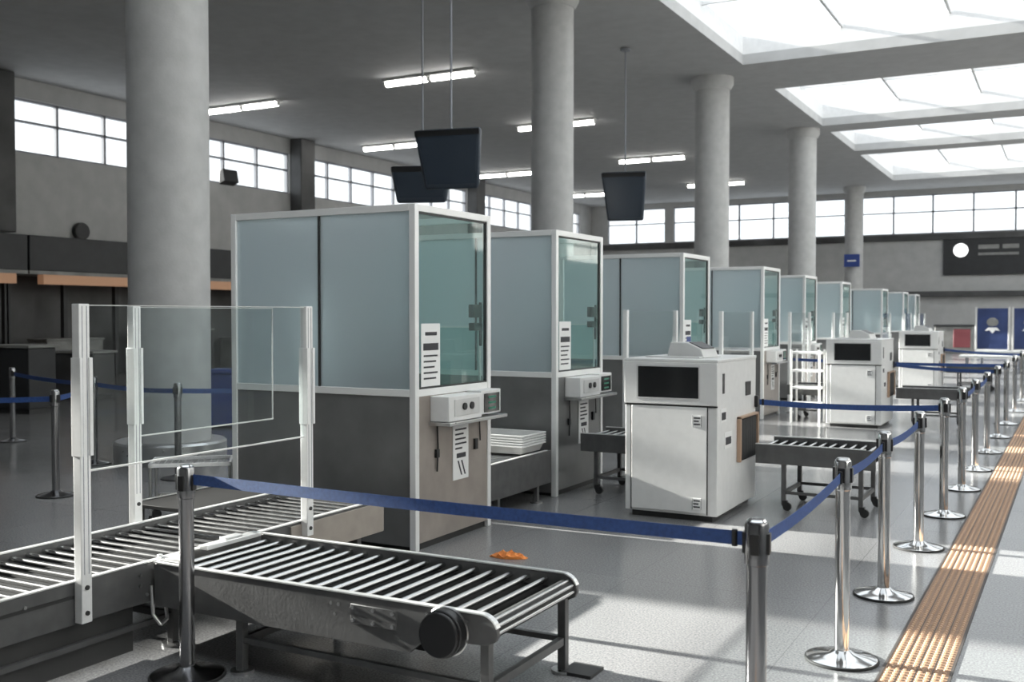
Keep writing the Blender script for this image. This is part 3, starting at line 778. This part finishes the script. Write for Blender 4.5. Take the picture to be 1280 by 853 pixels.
RL = ['first chrome stanchion of the right-hand row, bathed in sun, nearest the camera', 'second chrome stanchion of the right-hand row', 'third chrome stanchion of the right-hand row, its base in the sun band',
      'fourth chrome stanchion of the right-hand row, holding the belt clipped to the nearest scanner', 'fifth chrome stanchion of the right-hand row', 'sixth chrome stanchion of the right-hand row',
      'seventh chrome stanchion of the right-hand row', 'eighth chrome stanchion of the right-hand row', 'ninth chrome stanchion of the right-hand row', 'tenth chrome stanchion, second last of the right-hand row', 'farthest chrome stanchion of the right-hand row']
for i, (x, y) in enumerate(ROW): place(st0 if i == 0 else copy_tree(st0), (x, y, 0), .1 * i, RL[i], GS)
bz = .885
def between(p, q, r=.045):
    p = Vector(p); q = Vector(q); u = (q - p); u.z = 0; u.normalize()
    return (p.x + u.x * r, p.y + u.y * r, p.z), (q.x - u.x * r, q.y - u.y * r, q.z)
def pole_belt(a, b, lab, group=None, za=bz, zb=bz, sag=.02):
    p, q = between((*a, za), (*b, zb)); return belt(p, q, lab, group, sag)
GB = 'blue belts of the right-hand row'
pole_belt((-3.52, 3.40), (-.905, 3.395), 'long blue belt crossing the foreground between the two dark stanchions', None, .905, .90, .005)
pole_belt((-.905, 3.395), ROW[0], 'blue belt from the near dark stanchion to the first chrome one', GB)
pole_belt(ROW[0], ROW[1], 'blue belt between the first and second chrome stanchions', GB)
pole_belt(ROW[1], ROW[2], 'blue belt between the second and third chrome stanchions', GB)
pole_belt(ROW[3], (-2.425, 8.99), 'blue belt from the fourth chrome stanchion to the nearest scanner\'s corner', GB)
pole_belt(ROW[4], ROW[5], 'blue belt between the fifth and sixth chrome stanchions', GB)
pole_belt(ROW[5], ROW[6], 'blue belt between the sixth and seventh chrome stanchions', GB)
pole_belt(ROW[7], (-2.365, 16.71), 'blue belt from the eighth chrome stanchion to the middle scanner\'s corner', GB)
pole_belt(ROW[8], (-4.165, 17.6), 'blue belt from the ninth chrome stanchion towards the booths behind the middle scanner', GB, bz, .9)
pole_belt(ROW[10], (-2.425, 24.61), 'blue belt from the farthest chrome stanchion to the farthest scanner\'s corner', GB)

GL2 = 'stanchions on the left beyond the conveyor'
LS = [(-8.11, 6.26, 'left stanchion with wide dark base, just left of the near white guard post'),
      (-9.46, 7.80, 'slim stanchion seen through the guard pane between two white posts'),
      (-7.87, 7.5, 'slim stanchion standing in front of the nearest thick column'),
      (-12.1, 8.7, 'far left stanchion near the picture edge')]
for i, (x, y, lab) in enumerate(LS): place(copy_tree(sA), (x, y, 0), .3 * i, lab, GL2)
GLB = 'blue belts on the left'
place(copy_tree(sA), (-7.0, 8.9, 0), 0, 'stanchion behind the nearest booth at the end of the left-hand belt', GL2)
pole_belt((-8.11, 6.26), (-9.9, 5.4), 'blue belt from the left stanchion towards the picture\'s left edge', GLB)
pole_belt((-8.11, 6.26), (-9.46, 7.80), 'blue belt passing behind the near white guard post', GLB)
pole_belt((-9.46, 7.80), (-12.1, 8.7), 'blue belt leading to the far left stanchion', GLB)
pole_belt((-7.87, 7.5), (-9.46, 7.80), 'blue belt seen between the white guard post and the column', GLB)
pole_belt((-7.87, 7.5), (-7.0, 8.9), 'blue belt crossing the front of the thick column', GLB)
place(copy_tree(sA), (-9.9, 5.4, 0), 0, 'leftmost stanchion at the picture\'s left edge', GL2)


# blue bin beside the column
t = empty('waste_bin', (-10.9, 11.35, 0), .5, 'blue bin standing right of the thick column, half hidden by the nearest booth', 'bin')
MB().box(-.22, .22, -.2, .2, .03, .80).build('bin_body', 'blue', t, .03)
MB().box(-.24, .24, -.22, .22, .78, .86).build('lid', 'blue', t, .03)
MB().box(-.2, .2, -.18, .18, 0, .03).build('bin_foot', 'black', t)

# orange rag on the floor
rg = MB(); nx, ny = 14, 9
rnd = random.Random(3)
hh = [[max(.006, .012 + .010 * math.sin(i * 1.9 + j * 1.1) + rnd.uniform(-.006, .014)) * (max(0, math.sin(PI * i / (nx - 1))) ** .5 + .15) for j in range(ny)] for i in range(nx)]
top = []; bot = []
for i in range(nx):
    for j in range(ny):
        wx = .13 * (i / (nx - 1) - .5) * 2; wy = .07 * (j / (ny - 1) - .5) * 2 * (.4 + .6 * math.sin(PI * i / (nx - 1) + .2))
        top.append((wx + rnd.uniform(-.004, .004), wy, hh[i][j])); bot.append((wx, wy, .001))
N = nx * ny; fs = []
for i in range(nx - 1):
    for j in range(ny - 1):
        a = i * ny + j; fs += [(a, a + ny, a + ny + 1, a + 1), (N + a, N + a + 1, N + a + ny + 1, N + a + ny)]
edge = [i * ny for i in range(nx)] + [(nx - 1) * ny + j for j in range(1, ny)] + [i * ny + ny - 1 for i in range(nx - 2, -1, -1)] + [j for j in range(ny - 2, 0, -1)]
for a, b in zip(edge, edge[1:] + edge[:1]): fs.append((a, b, N + b, N + a))
tag(rg.add(top + bot, fs).build('orange_rag', 'orange', loc=(-3.33, 6.13, 0), rotz=.1), 'crumpled orange rag lying on the floor by the nearest booth', 'rag')

# ------------------------------------------------------------------ far left: shop fronts under a dark fascia
def shopfront(y0, y1, lab, cabs, warm):
    t = empty('shop_front', (XL + .06, y0, 0), 0, lab, 'shop front', 'shop fronts along the left wall')
    L = y1 - y0
    MB().box(.6, 1.5, 0, L, 2.75, 3.62).build('fascia', 'fascia', t, .02)
    MB().box(.0, 1.5, 0, L, 2.66, 2.75).build('soffit', 'shopgrey', t)
    if warm: MB().box(1.25, 1.48, .4, L - .3, 2.42, 2.66).build('light_strip', 'warmstrip', t)
    MB().box(0, .08, 0, L, 0, 2.66).build('back_panel', 'shop', t)
    n = max(2, int(L / 1.6))
    for k in range(n + 1):
        y = L * k / n; MB().box(.55, .68, max(0, y - .06), min(L, y + .06), 0, 2.66).build('mullion', 'fascia', t)
    for (a, b, h, dpt, m) in cabs:
        MB().box(.75, .75 + dpt, a, b, 0, h).build('counter', m, t, .02)
        MB().box(.72, .78 + dpt, a - .03, b + .03, h, h + .05).build('counter_top', 'shopgrey', t, .01)
    return t
shopfront(6.2, 16.6, 'dark shop front at the far left edge under the black fascia', [(.6, 3.2, 1.05, .7, 'shop'), (5.0, 7.4, 1.5, .7, 'fascia')], True)
shopfront(16.65, 28.3, 'dark shop front under the black fascia, left of the thick column', [(.5, 2.2, 1.0, .7, 'shopgrey'), (4.0, 6.2, 1.2, .7, 'fascia'), (7.2, 9.6, .9, .7, 'shopgrey')], True)
shopfront(28.35, 39.9, 'dark shop front visible between the thick column and the nearest booth', [(.5, 4.0, 1.0, .7, 'shopgrey'), (5.5, 9.0, 1.3, .7, 'fascia')], False)
for (x, y, w, h, m, lab) in [(-15.6, 11.4, .9, 1.15, 'fascia', 'dark low cabinet far left behind the left-hand belts'),
                             (-17.2, 13.9, 1.1, .95, 'shop', 'dark counter far left below the warm light strip'),
                             (-17.8, 16.8, 1.3, 1.1, 'shopgrey', 'grey counter seen through the guard pane, left of the thick column')]:
    t = empty('service_counter', (x, y, 0), .15, lab, 'counter', 'counters on the left side')
    MB().box(-w/2, w/2, -.3, .3, .08, h - .05).build('counter_body', m, t, .02)
    MB().box(-w/2 - .04, w/2 + .04, -.34, .34, h - .05, h).build('counter_top', 'shopgrey', t, .01)
    MB().box(-w/2 + .05, w/2 - .05, -.25, .25, 0, .08).build('kick', 'black', t)
# clock-like round speaker on the wall
t = empty('wall_speaker', (XL, 19.35, 3.95), 0, 'round black speaker high on the left wall beside the thick column', 'speaker')
MB().cyl((0, 0, 0), (.16, 0, 0), .24, 32).build('casing', 'black', t, .02)
MB().cyl((.16, 0, 0), (.17, 0, 0), .19, 32).build('grille', 'fascia', t)

t = empty('wall_box', (XL, 24.75, 5.80), 0, 'small dark box under the left windows just right of the thick column', 'wall box')  # plain dark box on the wall, holds no lamp
MB().cyl((0, 0, .25), (.30, 0, .25), .03, 12).build('bracket', 'frame', t)
MB().add([(.25,-.32,0),(.5,-.32,.1),(.5,.32,.1),(.25,.32,0),(.25,-.32,.45),(.42,-.32,.5),(.42,.32,.5),(.25,.32,.45)], [(0,3,2,1),(4,5,6,7),(0,1,5,4),(1,2,6,5),(2,3,7,6),(3,0,4,7)]).build('box_body', 'fascia', t, .02)
# ------------------------------------------------------------------ far right: sign board, blue panels, red kiosk
t = empty('sign_board', (-5.35, Y1 - .16, 3.58), 0, 'long black sign board with a white round symbol on the far wall', 'sign')
MB().box(0, 8.5, 0, .16, 0, 1.72).build('board', 'fascia', t, .02)
MB().cyl((.78, 0, 1.18), (.78, -.03, 1.18), .33, 32).build('round_symbol', 'whiteglow', t)
ln = MB()
ln.box(1.55, 2.45, -.02, 0, 1.22, 1.42).box(2.6, 3.3, -.02, 0, 1.22, 1.42).box(1.55, 3.3, -.02, 0, .92, 1.04)
ln.build('lettering', 'shopgrey', t)
MB().box(.05, 8.4, -.01, 0, .80, .84).build('dividing_line', 'black', t)
t = None
def blue_panel(x, lab):
    t = empty('display_panel', (x, 50., 0), 0, lab, 'display panel', 'blue display panels at the far right')
    MB().box(-.62, .62, -.05, .05, .12, 1.95).build('panel', 'bluepanel', t, .02)
    MB().box(-.70, -.62, -.07, .07, 0, 2.0).box(.62, .70, -.07, .07, 0, 2.0).box(-.70, .70, -.07, .07, .06, .14).build('panel_frame', 'whitegrey', t, .01)
    f = MB().lathe([(.0, 1.16), (.16, 1.18), (.24, 1.3), (.22, 1.42), (.10, 1.52), (0, 1.54)], n=20).xform(Matrix.Diagonal((1, .08, 1, 1)))  # pale shapes stand in for the ceiling reflected in the panel
    f.xform(Matrix.Translation((0, -.055, 0)))
    f.build('round_reflection', 'shopgrey', t)
    g = MB().prism([(-.3, .95), (-.18, 1.1), (.18, 1.1), (.3, .95), (.12, .98), (0, .84), (-.12, .98)], 'y', -.062, -.05)
    g.build('white_reflection', 'paper', t)
    MB().box(-.6, -.55, -.3, .3, 0, .06).box(.55, .6, -.3, .3, 0, .06).build('foot', 'frame', t)
    return t
blue_panel(-2.92, 'blue display panel at the far right, left one of the pair, with a white reflection modelled on it')
blue_panel(-1.45, 'blue display panel at the far right edge, right one of the pair')
t = empty('kiosk', (-4.35, 48.5, 0), 0, 'small kiosk with a dull red front near the far wall, left of the blue panels', 'kiosk')
MB().box(-.75, .75, -.3, .3, 0, 1.15).build('kiosk_body', 'shopgrey', t, .02)
MB().box(.0, .68, -.32, -.3, .25, 1.05).build('front_panel', 'red', t, .01)
MB().box(-.8, .8, -.34, .34, 1.15, 1.24).build('counter_top', 'fascia', t, .01)
t = empty('wall_sign', (-9.1, 50.98, 4.25), 0, 'small blue square sign on the farthest column', 'sign')
MB().box(-.36, .36, -.05, .05, -.3, .3).build('sign_plate', 'blue', t, .01)
MB().box(-.2, .2, -.06, -.05, -.05, .02).build('sign_line', 'paper', t)
# low white benches beyond the last scanner
for i, (x, y) in enumerate([(-1.9, 33.), (-1.8, 37.5)]):
    t = empty('bench', (x, y, 0), 0, ['pale bench beyond the farthest scanner, nearer one', 'pale bench beyond the farthest scanner, farther one'][i], 'bench', 'benches beyond the scanners')
    MB().box(-.9, .9, -.25, .25, .40, .47).build('seat', 'post', t, .01)
    for s in (-.7, .7): MB().box(s - .03, s + .03, -.2, .2, 0, .40).build('leg', 'frame', t)

# ------------------------------------------------------------------ light, world, camera
w = bpy.data.worlds.new('sky'); SC.world = w; w.use_nodes = True
nt = w.node_tree; nt.nodes.clear()
wo = nt.nodes.new('ShaderNodeOutputWorld'); bg = nt.nodes.new('ShaderNodeBackground')
bg.inputs['Color'].default_value = (.94, .97, 1., 1); bg.inputs['Strength'].default_value = 1.15
nt.links.new(bg.outputs[0], wo.inputs['Surface'])
sd = bpy.data.lights.new('sun', 'SUN'); sd.energy = 24.; sd.angle = math.radians(.6); sd.color = (1, .95, .87)
so = bpy.data.objects.new('sun', sd); COL.objects.link(so)
d = Vector((1, .04, -.293)).normalized()
so.rotation_euler = d.to_track_quat('-Z', 'Y').to_euler(); so.location = (-40, 0, 15)

f_px = 1287.; pitch = math.atan((426.5 - 394.) / f_px)
yaw = math.atan((1335. - 640.) / (f_px / math.cos(pitch)))
cd = bpy.data.cameras.new('camera'); cam = bpy.data.objects.new('camera', cd); COL.objects.link(cam)
cd.sensor_width = 36; cd.lens = f_px / 1280 * 36; cd.clip_start = .05; cd.clip_end = 300
cam.location = (0, 0, 1.65); cam.rotation_euler = (PI / 2 - pitch, 0, yaw)
cd.dof.use_dof = True; cd.dof.focus_distance = 6.0; cd.dof.aperture_fstop = 3.2
SC.camera = cam
SC.view_settings.view_transform = 'Standard'; SC.view_settings.look = 'None'
SC.view_settings.gamma = 1.; SC.view_settings.use_curve_mapping = False; SC.view_settings.exposure = .72
SC.cycles.max_bounces = 10; SC.cycles.diffuse_bounces = 5; SC.cycles.glossy_bounces = 4; SC.cycles.transmission_bounces = 8; SC.cycles.transparent_max_bounces = 24
SC.cycles.use_denoising = True; SC.cycles.sample_clamp_indirect = 6.
